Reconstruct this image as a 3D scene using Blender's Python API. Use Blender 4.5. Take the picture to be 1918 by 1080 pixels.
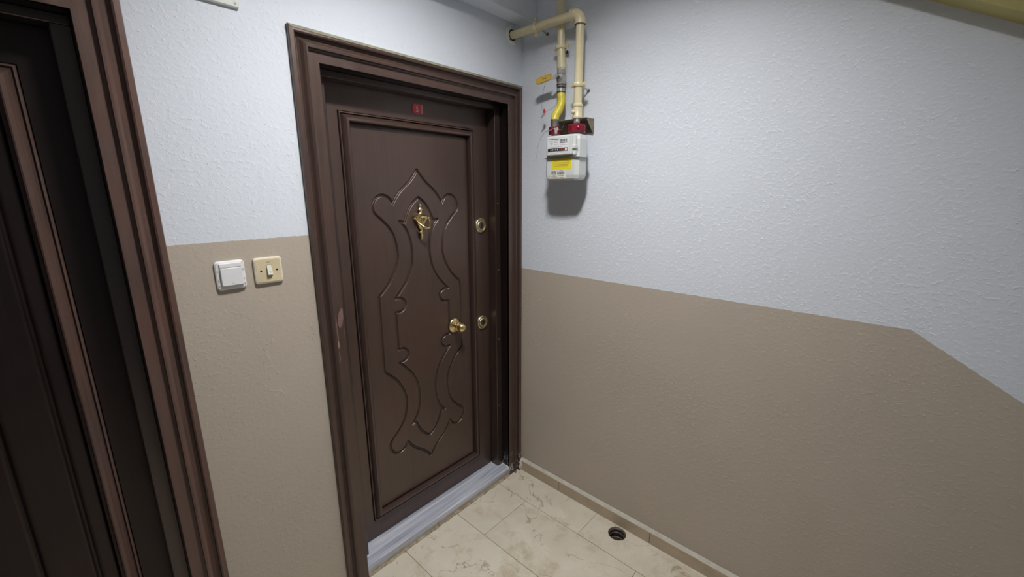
import bpy, bmesh, math, random
import numpy as np
from mathutils import Vector, Matrix

for o in list(bpy.data.objects):
    bpy.data.objects.remove(o, do_unlink=True)
SC = bpy.context.scene
COL = SC.collection
random.seed(7)

# ------------------------------------------------------------------ camera
YAW, PIT, ROL = 0.8318, -0.2298, -0.0017
fw = Vector((math.sin(YAW)*math.cos(PIT), math.cos(YAW)*math.cos(PIT), math.sin(PIT)))
r0 = Vector((math.cos(YAW), -math.sin(YAW), 0)); u0 = r0.cross(fw)
rt = math.cos(ROL)*r0 + math.sin(ROL)*u0
up = -math.sin(ROL)*r0 + math.cos(ROL)*u0
cam_d = bpy.data.cameras.new('camera'); cam = bpy.data.objects.new('camera', cam_d); COL.objects.link(cam)
M = Matrix.Identity(4)
for i in range(3):
    M[i][0], M[i][1], M[i][2] = rt[i], up[i], -fw[i]
M.translation = (-1.6088, -1.3998, 1.5596)
cam.matrix_world = M
cam_d.sensor_width = 36; cam_d.lens = 782.77/1918*36; cam_d.clip_start = 0.02
SC.camera = cam

# ------------------------------------------------------------------ world, lamp, exposure
LAMP = (-0.90, -0.82, 2.672)
LAMP_AIM = (0.05, 0.09, -0.97)     # tilt set, with the added can, to steer light between the walls
LAMP_STRENGTH = 410.0
WORLD = 0.12
wd = bpy.data.worlds.new('stairwell'); SC.world = wd; wd.use_nodes = True
bgn = wd.node_tree.nodes['Background']; bgn.inputs[0].default_value = (0.80, 0.86, 1.0, 1); bgn.inputs[1].default_value = WORLD
SC.view_settings.view_transform = 'Standard'; SC.view_settings.look = 'None'
SC.view_settings.gamma = 1; SC.view_settings.use_curve_mapping = False
SC.view_settings.exposure = 0.0

SC.cycles.max_bounces = 7; SC.cycles.diffuse_bounces = 5; SC.cycles.glossy_bounces = 3

# ------------------------------------------------------------------ node helpers
class NT:
    def __init__(s, name):
        s.m = bpy.data.materials.new(name); s.m.use_nodes = True
        s.t = s.m.node_tree; s.b = s.t.nodes['Principled BSDF']
        s._p = None
    def n(s, typ, **kw):
        nd = s.t.nodes.new(typ)
        for k, v in kw.items(): setattr(nd, k, v)
        return nd
    def l(s, a, b): s.t.links.new(a, b)
    def pos(s):
        if s._p is None: s._p = s.n('ShaderNodeNewGeometry').outputs['Position']
        return s._p
    def scaled(s, sc):
        mp = s.n('ShaderNodeMapping'); mp.inputs['Scale'].default_value = sc; s.l(s.pos(), mp.inputs[0]); return mp.outputs[0]
    def noise(s, scale, detail=3, rough=.55, vec=None, dist=0):
        nd = s.n('ShaderNodeTexNoise'); nd.inputs['Scale'].default_value = scale
        nd.inputs['Detail'].default_value = detail; nd.inputs['Roughness'].default_value = rough
        nd.inputs['Distortion'].default_value = dist
        s.l(vec if vec is not None else s.pos(), nd.inputs['Vector']); return nd.outputs['Fac']
    def ramp(s, fac, stops):
        nd = s.n('ShaderNodeValToRGB'); e = nd.color_ramp.elements
        while len(e) < len(stops): e.new(.5)
        for i, (p, c) in enumerate(stops):
            e[i].position = p; e[i].color = (c, c, c, 1) if isinstance(c, (int, float)) else (*c, 1)
        s.l(fac, nd.inputs[0]); return nd.outputs[0]
    def math(s, op, a, b=None, clamp=False):
        nd = s.n('ShaderNodeMath', operation=op, use_clamp=clamp)
        for i, v in enumerate((a, b)):
            if v is None: continue
            if isinstance(v, (int, float)): nd.inputs[i].default_value = v
            else: s.l(v, nd.inputs[i])
        return nd.outputs[0]
    def mix(s, fac, a, b):
        nd = s.n('ShaderNodeMix', data_type='RGBA')
        for sock, v in ((nd.inputs[0], fac), (nd.inputs[6], a), (nd.inputs[7], b)):
            if isinstance(v, (int, float)): sock.default_value = v
            elif isinstance(v, tuple): sock.default_value = (*v, 1)
            else: s.l(v, sock)
        return nd.outputs[2]
    def sep(s):
        nd = s.n('ShaderNodeSeparateXYZ'); s.l(s.pos(), nd.inputs[0]); return nd.outputs
    def bump(s, h, strength=1, dist=.002, prev=None):
        nd = s.n('ShaderNodeBump'); nd.inputs['Strength'].default_value = strength; nd.inputs['Distance'].default_value = dist
        s.l(h, nd.inputs['Height'])
        if prev is not None: s.l(prev, nd.inputs['Normal'])
        return nd.outputs[0]
    def out(s, color=None, rough=None, normal=None, metal=None, spec=None, coat=None):
        for key, v in (('Base Color', color), ('Roughness', rough), ('Normal', normal), ('Metallic', metal), ('Specular IOR Level', spec), ('Coat Weight', coat)):
            if v is None: continue
            if isinstance(v, tuple): s.b.inputs[key].default_value = (*v, 1)
            elif isinstance(v, (int, float)): s.b.inputs[key].default_value = v
            else: s.l(v, s.b.inputs[key])
        return s.m

def plain(name, col, rough=.5, metal=0, spec=.5, var=.12, vscale=40, bump=0):
    t = NT(name)
    f = t.noise(vscale, 3)
    c = t.mix(t.ramp(f, [(.3, 0.0), (.7, 1.0)]), tuple(x*(1-var) for x in col), tuple(min(1, x*(1+var)) for x in col))
    nm = t.bump(t.noise(vscale*4, 2), 1, bump) if bump else None
    return t.out(c, rough, nm, metal, spec)

WHITE = (0.715, 0.757, 0.83)
TAUPE = (0.475, 0.415, 0.345)
def wall_mat(name, kind):
    t = NT(name); x, y, z = t.sep()[0:3]
    wob = t.math('MULTIPLY', t.math('SUBTRACT', t.noise(55, 2), .5), .006)
    if kind == 'back': lim = t.math('ADD', wob, 1.4213)
    elif kind == 'right':
        sl = t.math('ADD', t.math('MULTIPLY', t.math('ADD', y, 1.477), .624), 1.1715)
        lim = t.math('ADD', wob, t.math('MINIMUM', sl, 1.1706))
    else: lim = t.math('ADD', wob, 1.20)
    below = t.math('MULTIPLY', t.math('SUBTRACT', lim, z), 900.0, True)
    big = t.noise(2.6, 4)
    cw = t.mix(big, tuple(c*.965 for c in WHITE), tuple(min(1, c*1.02) for c in WHITE))
    ct = t.mix(t.noise(3.2, 5), tuple(c*.93 for c in TAUPE), tuple(c*1.06 for c in TAUPE))
    scuff = t.ramp(t.noise(9, 6, .7), [(.68, 0.0), (.76, .16)])
    ct = t.mix(scuff, ct, (.22, .185, .15))
    col = t.mix(below, cw, ct)
    # roller stipple: soft lumps plus sparse crumbs, weaker on the re-rolled taupe band
    v = t.scaled((1.0, 1.0, 1.35))
    a = t.noise(75, 2, .45, v)
    lump = t.ramp(t.noise(58, 3, .5, v), [(.54, 0.0), (.74, 1.0)])
    crumb = t.ramp(t.noise(115, 1, .4, v), [(.66, 0.0), (.78, 1.0)])
    patch = t.ramp(t.noise(2.3, 3), [(.34, .15), (.62, 1.0)])
    h = t.math('ADD', t.math('MULTIPLY', a, .30), t.math('MULTIPLY', t.math('ADD', t.math('MULTIPLY', lump, .5), t.math('MULTIPLY', crumb, .6)), patch))
    h = t.math('MULTIPLY', h, t.math('SUBTRACT', 1.0, t.math('MULTIPLY', below, .35)))
    if kind == 'back':
        # a blistered plaster patch with a raised rim beside the frame
        dx = t.math('DIVIDE', t.math('ADD', x, 1.125), .115); dz = t.math('DIVIDE', t.math('SUBTRACT', z, 1.00), .125)
        rr = t.math('SQRT', t.math('ADD', t.math('MULTIPLY', dx, dx), t.math('MULTIPLY', dz, dz)))
        rr = t.math('ADD', rr, t.math('MULTIPLY', t.math('SUBTRACT', t.noise(18, 4), .5), 1.1))
        rim = t.ramp(rr, [(.90, 0.0), (.985, 1.0), (1.0, 0.0)])
        brk = t.ramp(t.noise(11, 2), [(.45, 0.0), (.58, 1.0)])
        h = t.math('ADD', h, t.math('MULTIPLY', t.math('MULTIPLY', rim, brk), .55))
    nm = t.bump(h, .8, .0030)
    return t.out(col, .55, nm, spec=.35)

def wood(name, col, rough, bumpd=.0004, smear=False, spec=.5, ior=1.5):
    t = NT(name); t.b.inputs['IOR'].default_value = ior; t.b.inputs['Specular Tint'].default_value = (1.0, .84, .78, 1)
    g = t.noise(1, 5, .6, t.scaled((55, 55, 3.0)), dist=.6)
    blotch = t.noise(5, 4)
    c = t.mix(t.ramp(g, [(.3, 0.0), (.7, 1.0)]), tuple(x*.80 for x in col), tuple(x*1.2 for x in col))
    c = t.mix(t.math('MULTIPLY', t.ramp(blotch, [(.4, 0.0), (.75, 1.0)]), .45), c, tuple(x*v for x, v in zip(col, (1.45, 1.1, .95))))
    if smear:
        z = t.sep()[2]
        low = t.math('MULTIPLY', t.math('SUBTRACT', .15, z), 9.0, True)
        s = t.ramp(t.noise(1, 3, .6, t.scaled((60, 60, 26)), dist=1.2), [(.56, 0.0), (.62, 1.0)])
        c = t.mix(t.math('MULTIPLY', t.math('MULTIPLY', low, s), .75), c, (.55, .54, .52))
    r = t.math('ADD', t.math('MULTIPLY', t.noise(14, 4), .16), rough-.08)
    h = t.math('ADD', g, t.math('MULTIPLY', t.noise(260, 2), .8))
    return t.out(c, r, t.bump(h, .6, bumpd), spec=spec)

def marble_tile():
    t = NT('cream_marble')
    oi = t.n('ShaderNodeObjectInfo').outputs['Random']
    base = t.mix(oi, (.575, .520, .425), (.64, .585, .485))
    cloud = t.noise(7, 6, .62, dist=.6)
    c = t.mix(t.ramp(cloud, [(.35, 0.0), (.7, .8)]), base, (.69, .645, .55))
    st = t.ramp(t.noise(6, 7, .72, dist=.3), [(.53, 0.0), (.68, .62)])
    c = t.mix(st, c, (.40, .32, .19))
    vo = t.n('ShaderNodeTexNoise'); vo.inputs['Scale'].default_value = 3.4; vo.inputs['Detail'].default_value = 5; vo.inputs['Distortion'].default_value = .8
    t.l(t.pos(), vo.inputs['Vector'])
    ve = t.math('ABSOLUTE', t.math('SUBTRACT', vo.outputs['Fac'], .5))
    vein = t.math('MULTIPLY', t.ramp(ve, [(0.0, 1.0), (.0075, 0.0)]), t.ramp(t.noise(9, 2), [(.40, 0.0), (.52, .75)]))
    c = t.mix(vein, c, (.24, .18, .11))
    sp = t.ramp(t.noise(70, 2), [(.76, 0.0), (.80, .8)])
    c = t.mix(sp, c, (.20, .14, .08))
    return t.out(c, t.math('ADD', t.math('MULTIPLY', cloud, .3), .25), t.bump(cloud, .3, .001), spec=.4)

def grey_marble():
    t = NT('grey_streaked_marble')
    v = t.scaled((1.3, 34, 34))
    a = t.noise(1.3, 6, .62, v, dist=.5)
    c = t.ramp(a, [(.30, (.24, .26, .33)), (.44, (.40, .42, .50)), (.54, (.52, .54, .62)), (.70, (.70, .72, .80))])
    z = t.sep()[2]
    low = t.math('MULTIPLY', t.math('SUBTRACT', .036, z), 50.0, True)
    d = t.ramp(t.noise(22, 5, .65), [(.38, .25), (.62, 1.0)])
    c = t.mix(t.math('MULTIPLY', low, d), c, (.36, .29, .19))
    return t.out(c, t.math('ADD', t.math('MULTIPLY', a, .2), .25), spec=.5)

def brass(name, col, rough):
    t = NT(name)
    c = t.mix(t.ramp(t.noise(60, 3), [(.4, 0.0), (.7, 1.0)]), col, tuple(x*.72 for x in col))
    return t.out(c, t.math('ADD', t.math('MULTIPLY', t.noise(90, 2), .12), rough), metal=1.0)

MAT = {
    'wall_back': wall_mat('painted_plaster_back', 'back'), 'wall_right': wall_mat('painted_plaster_right', 'right'),
    'wall_other': wall_mat('painted_plaster_other', 'other'),
    'white_plaster': plain('white_plaster', WHITE, .7, 0, .3, .04, 6, .0012),
    'ceiling': plain('ceiling_paint', (.70, .70, .70), .8, 0, .2, .03, 5, .001),
    'casing': wood('brown_casing_varnish', (.058, .037, .031), .38, .0004, ior=1.7), 'casing_warm': wood('reddish_casing_varnish', (.108, .068, .057), .40, .0004), 'stop': wood('black_brown_stop_varnish', (.026, .0165, .0145), .34, .0003, ior=1.9),
    'casing_smeared': wood('brown_casing_varnish_smeared', (.058, .037, .031), .38, .0004, True, ior=1.7),
    'jamb': wood('dark_jamb_varnish', (.007, .0045, .0045), .34, .0003),
    'jamb_smeared': wood('dark_jamb_varnish_smeared', (.007, .0045, .0045), .34, .0003, True),
    'leaf_dimmed': wood('dimmed_leaf_varnish', (.011, .0065, .0070), .36, .0002), 'leaf': wood('dark_walnut_varnish', (.046, .0275, .0225), .38, .0002, ior=1.85), 'moulding': wood('brown_moulding_varnish', (.050, .031, .026), .36, .0002, ior=1.8),  # left door's leaf colour is darkened to stand in for its dark reflection
    'chip': plain('bare_primer', (.19, .115, .10), .7, 0, .3, .15, 90, .0003),
    'lap': plain('dusty_paint_lap', (.27, .26, .20), .8, 0, .2, .2, 45, .0008), 'rust': plain('flaked_edge', (.36, .27, .17), .8, 0, .2, .25, 120),
    'tile': marble_tile(), 'grout': plain('dark_grout', (.13, .10, .07), .9, 0, .2, .3, 60),
    'skirt': plain('beige_skirting_marble', (.46, .375, .275), .4, 0, .45, .10, 12),
    'skirt_top': plain('grey_caulk', (.50, .47, .41), .75, 0, .3, .12, 30, .001),
    'threshold': grey_marble(), 'mortar': plain('dirty_mortar', (.37, .31, .22), .95, 0, .1, .35, 55, .002),
    'caulk': plain('white_filler', (.80, .79, .75), .7, 0, .3, .12, 45, .002),
    'brass': brass('polished_brass', (.98, .78, .40), .19), 'antique': brass('antique_brass', (.78, .69, .47), .30),
    'core': brass('dull_bronze', (.20, .165, .12), .42), 'lens': plain('dark_lens', (.06, .045, .04), .1, 0, .8, .1),
    'black': plain('black_plastic', (.012, .011, .012), .45, 0, .5, .2), 'dark': plain('dark_cast_iron', (.075, .056, .047), .45, 0, .5, .35, 60, .001),
    'red_sign': plain('red_enamel', (.74, .045, .065), .35, 0, .5, .06), 'sign_white': plain('white_print', (.80, .78, .78), .5, 0, .4, .05),
    'sign_pink': plain('pale_pink_print', (.66, .33, .34), .5, 0, .4, .3, 400),
    'cream_pipe': plain('cream_pipe_enamel', (.68, .605, .39), .28, 0, .5, .05, 20),
    'steel': plain('zinc_plated_steel', (.58, .57, .55), .32, .9, .5, .12, 60),
    'nickel': plain('nickel_valve', (.50, .49, .47), .30, .85, .5, .15, 90),
    'yellow_hose': plain('yellow_hose_jacket', (.62, .53, .05), .35, 0, .5, .10, 60, .0008),
    'yellow_grip': plain('yellow_lever_grip', (.58, .38, .045), .4, 0, .5, .10, 60),
    'red_nut': plain('red_anodised_nut', (.20, .011, .024), .3, .2, .5, .2, 80),
    'meter': plain('pale_grey_meter_enamel', (.62, .645, .63), .38, 0, .5, .03, 25),
    'meter_face': plain('counter_face_white', (.76, .77, .80), .3, 0, .5, .03, 40),
    'yellow_label': plain('yellow_label', (.80, .66, .02), .5, 0, .4, .04), 'ink': plain('label_ink', (.06, .06, .07), .6, 0, .3, .1),
    'paper': plain('label_paper', (.70, .69, .62), .6, 0, .3, .05), 'red_ink': plain('red_ink', (.65, .03, .03), .5, 0, .3, .1),
    'bracket': plain('olive_bracket_paint', (.22, .19, .13), .55, 0, .4, .25, 35),
    'white_plastic': plain('white_plastic', (.80, .80, .81), .35, 0, .5, .02), 'grey_plastic': plain('mid_grey_plastic', (.42, .42, .42), .5, 0, .4, .05),  # the grey is one even tone for marks, slots, screws and lamp housing
    'ivory': plain('yellowed_ivory_plastic', (.66, .565, .37), .4, 0, .5, .07, 18), 'ivory_edge': plain('paint_splashed_rim', (.72, .66, .52), .55, 0, .4, .12, 60),
    'rocker': plain('off_white_rocker', (.74, .74, .64), .35, 0, .5, .04),
    'cover': plain('pale_green_white_cover', (.70, .73, .69), .45, 0, .5, .05),
    'stringer': plain('ochre_yellow_paint', (.47, .42, .17), .5, 0, .4, .05, 5),
    'wire': plain('thin_grey_wire', (.30, .29, .28), .4, .6, .5, .1), 'seal_red': plain('red_seal', (.55, .03, .05), .5, 0, .4, .1), 'seal_grey': plain('lead_seal_grey', (.52, .49, .45), .6, .2, .4, .1),
}
def lamp_mat():
    t = NT('lit_opal_glass'); t.b.inputs['Base Color'].default_value = (.9, .9, .9, 1)
    t.b.inputs['Emission Color'].default_value = (1.0, .985, .96, 1); t.b.inputs['Emission Strength'].default_value = LAMP_STRENGTH
    return t.m
MAT['lamp'] = lamp_mat()

# ------------------------------------------------------------------ mesh helpers
class MB:
    def __init__(s): s.v = []; s.f = []; s.smooth = []
    def add(s, v, f, smooth=False):
        k = len(s.v); s.v += [tuple(p) for p in v]
        for q in f: s.f.append(tuple(i+k for i in q)); s.smooth.append(smooth)
        return s
    def box(s, x0, x1, y0, y1, z0, z1, bev=0, seg=2):
        x0, x1 = sorted((x0, x1)); y0, y1 = sorted((y0, y1)); z0, z1 = sorted((z0, z1))
        if bev <= 0:
            v = [(x, y, z) for z in (z0, z1) for y in (y0, y1) for x in (x0, x1)]
            return s.add(v, [(0, 2, 3, 1), (4, 5, 7, 6), (0, 1, 5, 4), (2, 6, 7, 3), (0, 4, 6, 2), (1, 3, 7, 5)])
        bm = bmesh.new(); bmesh.ops.create_cube(bm, size=1)
        bmesh.ops.transform(bm, matrix=Matrix.Translation(((x0+x1)/2, (y0+y1)/2, (z0+z1)/2)) @ Matrix.Diagonal((x1-x0, y1-y0, z1-z0, 1)), verts=bm.verts)
        bmesh.ops.bevel(bm, geom=list(bm.edges), offset=bev, segments=seg, affect='EDGES', profile=.5)
        bm.verts.index_update()
        s.add([tuple(v.co) for v in bm.verts], [tuple(v.index for v in f.verts) for f in bm.faces], False); bm.free(); return s
    def lathe(s, o, ax, prof, seg=24, flat=None, smooth=True):
        o = Vector(o); ax = Vector(ax).normalized()
        a = Vector((0, 0, 1)) if abs(ax.z) < .9 else Vector((1, 0, 0))
        u = ax.cross(a).normalized(); w = ax.cross(u)
        v = []; f = []
        for (h, r) in prof:
            for i in range(seg):
                t = 2*math.pi*i/seg
                d = u*math.cos(t)*max(r, 1e-5) + w*math.sin(t)*max(r, 1e-5)
                if flat: d = Vector((d.x*flat[0], d.y*flat[1], d.z*flat[2]))
                v.append(o + ax*h + d)
        n = len(prof)
        for j in range(n-1):
            for i in range(seg):
                k = (i+1) % seg; f.append((j*seg+i, j*seg+k, (j+1)*seg+k, (j+1)*seg+i))
        f.append(tuple(range(seg-1, -1, -1))); f.append(tuple((n-1)*seg+i for i in range(seg)))
        return s.add(v, f, smooth)
    def cyl(s, p0, p1, r0, r1=None, seg=20, smooth=True):
        p0 = Vector(p0); p1 = Vector(p1); d = p1-p0
        return s.lathe(p0, d, [(0, r0), (d.length, r0 if r1 is None else r1)], seg, None, smooth)
    def tube(s, pts, r, seg=10, closed=False):
        pts = [Vector(p) for p in pts]; n = len(pts); v = []; f = []
        rr = r if isinstance(r, (list, tuple)) else [r]*n
        pu = None
        for i in range(n):
            t = (pts[(i+1) % n]-pts[i-1]) if (closed or 0 < i < n-1) else (pts[1]-pts[0] if i == 0 else pts[-1]-pts[-2])
            t.normalize()
            if pu is None:
                a = Vector((0, 0, 1)) if abs(t.z) < .9 else Vector((1, 0, 0)); u = t.cross(a).normalized()
            else: u = (pu - t*pu.dot(t)).normalized()
            pu = u; w = t.cross(u)
            for k in range(seg):
                q = 2*math.pi*k/seg; v.append(pts[i] + (u*math.cos(q)+w*math.sin(q))*rr[i])
        for i in range(n if closed else n-1):
            j = (i+1) % n
            for k in range(seg): f.append((i*seg+k, i*seg+(k+1) % seg, j*seg+(k+1) % seg, j*seg+k))
        if not closed: f.append(tuple(range(seg-1, -1, -1))); f.append(tuple((n-1)*seg+k for k in range(seg)))
        return s.add(v, f, True)
    def prism(s, poly, plane, a, b):
        # poly: 2-D outline; plane 'xz' (extruded along y a..b), 'yz' (along x), 'xy' (along z)
        def m(p, t): return {'xz': (p[0], t, p[1]), 'yz': (t, p[0], p[1]), 'xy': (p[0], p[1], t)}[plane]
        n = len(poly); v = [m(p, a) for p in poly] + [m(p, b) for p in poly]
        f = [tuple(range(n)), tuple(range(2*n-1, n-1, -1))] + [(i, i+n, (i+1) % n+n, (i+1) % n) for i in range(n)]
        return s.add(v, f)
    def flipx(s, k):
        s.v = [(k-x, y, z) for x, y, z in s.v]; return s

def tag(o, label=None, cat=None, group=None, kind=None):
    if label: o['label'] = label
    if cat: o['category'] = cat
    if group: o['group'] = group
    if kind: o['kind'] = kind
    return o
def root_loc(p):
    while p is not None and p.parent is not None: p = p.parent
    return Vector((0, 0, 0)) if p is None else Vector(p.location)
def build(name, mb, mat, parent=None, base=None, fix=True):
    L = root_loc(parent) if parent is not None else (Vector(base) if base is not None else Vector((0, 0, 0)))
    me = bpy.data.meshes.new(name)
    me.from_pydata([(p[0]-L.x, p[1]-L.y, p[2]-L.z) for p in mb.v], [], mb.f)
    if fix:
        bm = bmesh.new(); bm.from_mesh(me); bmesh.ops.recalc_face_normals(bm, faces=bm.faces); bm.to_mesh(me); bm.free()
    me.polygons.foreach_set('use_smooth', mb.smooth)
    me.materials.append(MAT[mat]); me.update()
    if any(mb.smooth):
        try: me.set_sharp_from_angle(angle=math.radians(42))
        except Exception: pass
    o = bpy.data.objects.new(name, me); COL.objects.link(o)
    if parent is not None: o.parent = parent
    else: o.location = L
    return o
def empty(name, loc):
    e = bpy.data.objects.new(name, None); e.location = loc; e.empty_display_size = .05; COL.objects.link(e); return e

# ------------------------------------------------------------------ room shell
XL, YB, ZC = -3.10, -3.00, 2.72       # landing extents
def wall_with_holes():
    holes = [(-1.012, -0.052, 0, 1.995), (-2.41, -1.45, 0, 1.995)]
    m = MB(); zs = [0, 1.995, ZC]; xs = sorted({XL, 0} | {h[0] for h in holes} | {h[1] for h in holes})
    for i in range(len(xs)-1):
        for j in range(2):
            cx = (xs[i]+xs[i+1])/2
            if j == 0 and any(h[0] < cx < h[1] for h in holes): continue
            m.box(xs[i], xs[i+1], 0, .20, zs[j], zs[j+1])
    return m
tag(build('wall_back', wall_with_holes(), 'wall_back'), 'rough plaster wall, white above and taupe below, holding the brown doors', 'wall', kind='structure')
tag(build('wall_right', MB().box(0, .12, YB, .20, -.12, ZC), 'wall_right'), 'bare side wall right of the corner, taupe band dropping at a slant', 'wall', kind='structure')
tag(build('wall_left', MB().box(XL-.12, XL, YB, .20, -.12, ZC), 'wall_other'), 'far side wall of the landing beyond the left door', 'wall', kind='structure')
tag(build('ceiling', MB().box(XL-.12, .12, YB, .20, ZC, ZC+.1), 'ceiling'), 'flat painted ceiling over the landing', 'ceiling', kind='structure')
# dropped beam along the top of the door wall
tag(build('trim_1', MB().box(XL, 0, -.083, 0, 2.285, ZC, .003, 1), 'white_plaster'), 'white plaster beam along the top of the door wall', 'beam', kind='structure')
# sloping ochre stair edge on the right wall
m = MB(); sl = lambda y: 2.031+.555*(y+1.375)
m.prism([(-.45, sl(-.45)), (-2.95, sl(-2.95)), (-2.95, sl(-2.95)+.30), (-.45, min(ZC, sl(-.45)+.30))], 'yz', -.082, 0)
tag(build('trim_2', m, 'stringer'), 'sloping ochre yellow stair edge high on the right wall', 'stair edge', kind='structure')

# floor: slab with a drain hole, marble tiles one by one
DX, DY, DR = -.0670, -.656, .0410
fl = MB()
for (a, b, c, d) in ((XL, DX-.05, YB, 0), (DX+.05, 0, YB, 0), (DX-.05, DX+.05, YB, DY-.05), (DX-.05, DX+.05, DY+.05, 0)):
    fl.box(a, b, c, d, -.12, -.0022)
floor = tag(build('floor', fl, 'grout'), 'cream marble tiled landing floor with dark joints', 'floor', kind='structure')
g = .0009
def tile_mesh(x0, x1, y0, y1):
    m = MB(); x0 += g; x1 -= g; y0 += g; y1 -= g
    if x0 < DX < x1 and y0 < DY < y1:
        n = 48; per = []; cir = []
        for i in range(n):
            t = 2*math.pi*i/n; c, s_ = math.cos(t), math.sin(t)
            cir.append((DX+DR*c, DY+DR*s_))
            k = min(((x1-DX)/c if c > 1e-9 else ((x0-DX)/c if c < -1e-9 else 1e9)), ((y1-DY)/s_ if s_ > 1e-9 else ((y0-DY)/s_ if s_ < -1e-9 else 1e9)))
            per.append([DX+k*c, DY+k*s_])
        for cx, cy in ((x0, y0), (x0, y1), (x1, y0), (x1, y1)):
            i = min(range(n), key=lambda q: (per[q][0]-cx)**2+(per[q][1]-cy)**2); per[i] = [cx, cy]
        v = [(*p, 0) for p in per]+[(*p, 0) for p in cir]+[(*p, -.02) for p in cir]+[(*p, -.02) for p in per]
        f = []
        for i in range(n):
            j = (i+1) % n
            f += [(i, j, n+j, n+i), (n+i, n+j, 2*n+j, 2*n+i), (3*n+i, 3*n+j, j, i), (2*n+i, 2*n+j, 3*n+j, 3*n+i)]
        return m.add(v, f)
    return m.box(x0, x1, y0, y1, -.012, 0, .0007, 1)
cols = [(-.1925, -.001, (-.521, -1.131, -1.741, -2.351)), (-.4895, -.1925, (-.203, -.813, -1.423, -2.033, -2.643))]
x = -.4895
for k in range(9):
    nx = max(XL+.002, x-.297)
    cols.append((nx, x, (-.521, -1.131, -1.741, -2.351) if k % 2 == 0 else (-.203, -.813, -1.423, -2.033, -2.643)))
    x = nx
    if x <= XL+.003: break
for a, b, js in cols:
    ys = [-.002, *js, YB+.002]
    for i in range(len(ys)-1): build('floor_tile', tile_mesh(a, b, ys[i+1], ys[i]), 'tile', floor)

# drain
dr = empty('floor_drain', (DX, DY, -.12))
m = MB(); n = 40
prof = [(.0415, -.004), (.040, -.006), (.035, -.008), (.035, -.016), (.038, -.018), (.038, -.024), (.034, -.026), (.034, -.034), (.037, -.036), (.037, -.05), (.033, -.052), (.033, -.10)]
v = []; f = []
for r, z in prof:
    for i in range(n): v.append((DX+r*math.cos(2*math.pi*i/n), DY+r*math.sin(2*math.pi*i/n), z))
for j in range(len(prof)-1):
    for i in range(n): f.append((j*n+i, j*n+(i+1) % n, (j+1)*n+(i+1) % n, (j+1)*n+i))
m.add(v, f, True); build('pipe_socket', m, 'dark', dr, fix=False)
build('plug', MB().lathe((DX, DY, -.095), (0, 0, 1), [(0, .033), (.035, .033), (.040, .020), (.044, .018), (.046, .008)], 30), 'dark', dr)
build('debris', MB().lathe((DX+.010, DY-.012, -.058), (0, 0, 1), [(0, .016), (.010, .013), (.016, .004)], 9, None, False), 'mortar', dr)
tag(dr, 'open round black drain hole in the floor beside the skirting', 'drain')

# skirting on the right wall
bb = empty('baseboard_right', (0, 0, 0)); tag(bb, 'low beige marble skirting along the foot of the right wall', 'skirting', kind='structure')
ys = [-.012, -.286, -.791, -1.296, -1.801, -2.306, -2.811]
for i in range(len(ys)-1):
    build('skirting_tile', MB().box(-.0205, -.001, ys[i+1]+.0011, ys[i]-.0011, 0, .058, .0012, 1), 'skirt', bb)
m = MB().prism([(-.0195, .0575), (-.001, .0575), (-.001, .0665), (-.010, .0625)], 'xz', -.012, -2.811)
build('caulk_bead', m, 'skirt_top', bb)
build('mortar_bed', MB().box(-.0175, -.0005, -2.811, -.012, .0005, .0570), 'grout', bb)

# crumbly filler in the corner
bm = bmesh.new(); bmesh.ops.create_icosphere(bm, subdivisions=3, radius=1)
for v_ in bm.verts:
    p = v_.co; k = 1+.25*math.sin(9*p.x+4*p.z)+.18*math.sin(13*p.y-7*p.z)
    v_.co = Vector((-.020+p.x*k*.013, -.014+p.y*k*.012, .032+p.z*k*.034))
bm.verts.index_update(); m = MB().add([tuple(v_.co) for v_ in bm.verts], [tuple(v_.index for v_ in q.verts) for q in bm.faces]); bm.free()
tag(build('filler_lump', m, 'caulk', base=(-.02, -.014, 0)), 'crumbly white filler lump in the corner beside the door frame foot', 'filler')

# ------------------------------------------------------------------ doors
OX0, OX1, OZ = -.962, -.102, 1.9447          # opening of the nearer measured door
YL = .105                                     # face of the leaf
CAS = .086
CAS_PROF = [(0, -.004), (0, .012), (.002, .0170), (.013, .0180), (.0165, .0155), (.0180, .0020), (.025, .0015), (.031, .0060), (.038, .0150), (.045, .0200), (.050, .0195), (.0512, .0080), (.0545, .0065), (.085, .0065), (.086, .0055), (.086, -.004)]
MLD_PROF = [(0, -.014), (.0022, -.010), (.0026, .0035), (.0045, .0065), (.0075, .0070), (.0090, .0020), (.0096, -.004), (.0108, -.004), (.0114, .004), (.016, .0115), (.024, .0190), (.0315, .0205), (.0345, .0185), (.0362, .006), (.0372, -.020), (.0445, -.020), (.0445, -.028), (0, -.028)]

def frame_side(x0, x1, z0, z1, prof, y, side, cut_bottom=True):
    """one mitred board of a swept rectangular frame; outer rectangle, profile (inward distance, height)"""
    m = MB(); n = len(prof); v = []
    for d, h in prof:
        zb = z0+d if cut_bottom else z0
        if side == 'L': a, b = (x0+d, y-h, zb), (x0+d, y-h, z1-d)
        elif side == 'R': a, b = (x1-d, y-h, zb), (x1-d, y-h, z1-d)
        elif side == 'T': a, b = (x0+d, y-h, z1-d), (x1-d, y-h, z1-d)
        else: a, b = (x0+d, y-h, z0+d), (x1-d, y-h, z0+d)
        v += [a, b]
    f = [(2*i, 2*i+2, 2*i+3, 2*i+1) for i in range(n-1)] + [(2*n-2, 0, 1, 2*n-1)]
    f += [tuple(range(0, 2*n, 2)), tuple(range(2*n-1, 0, -2))]
    return m.add(v, f)

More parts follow.
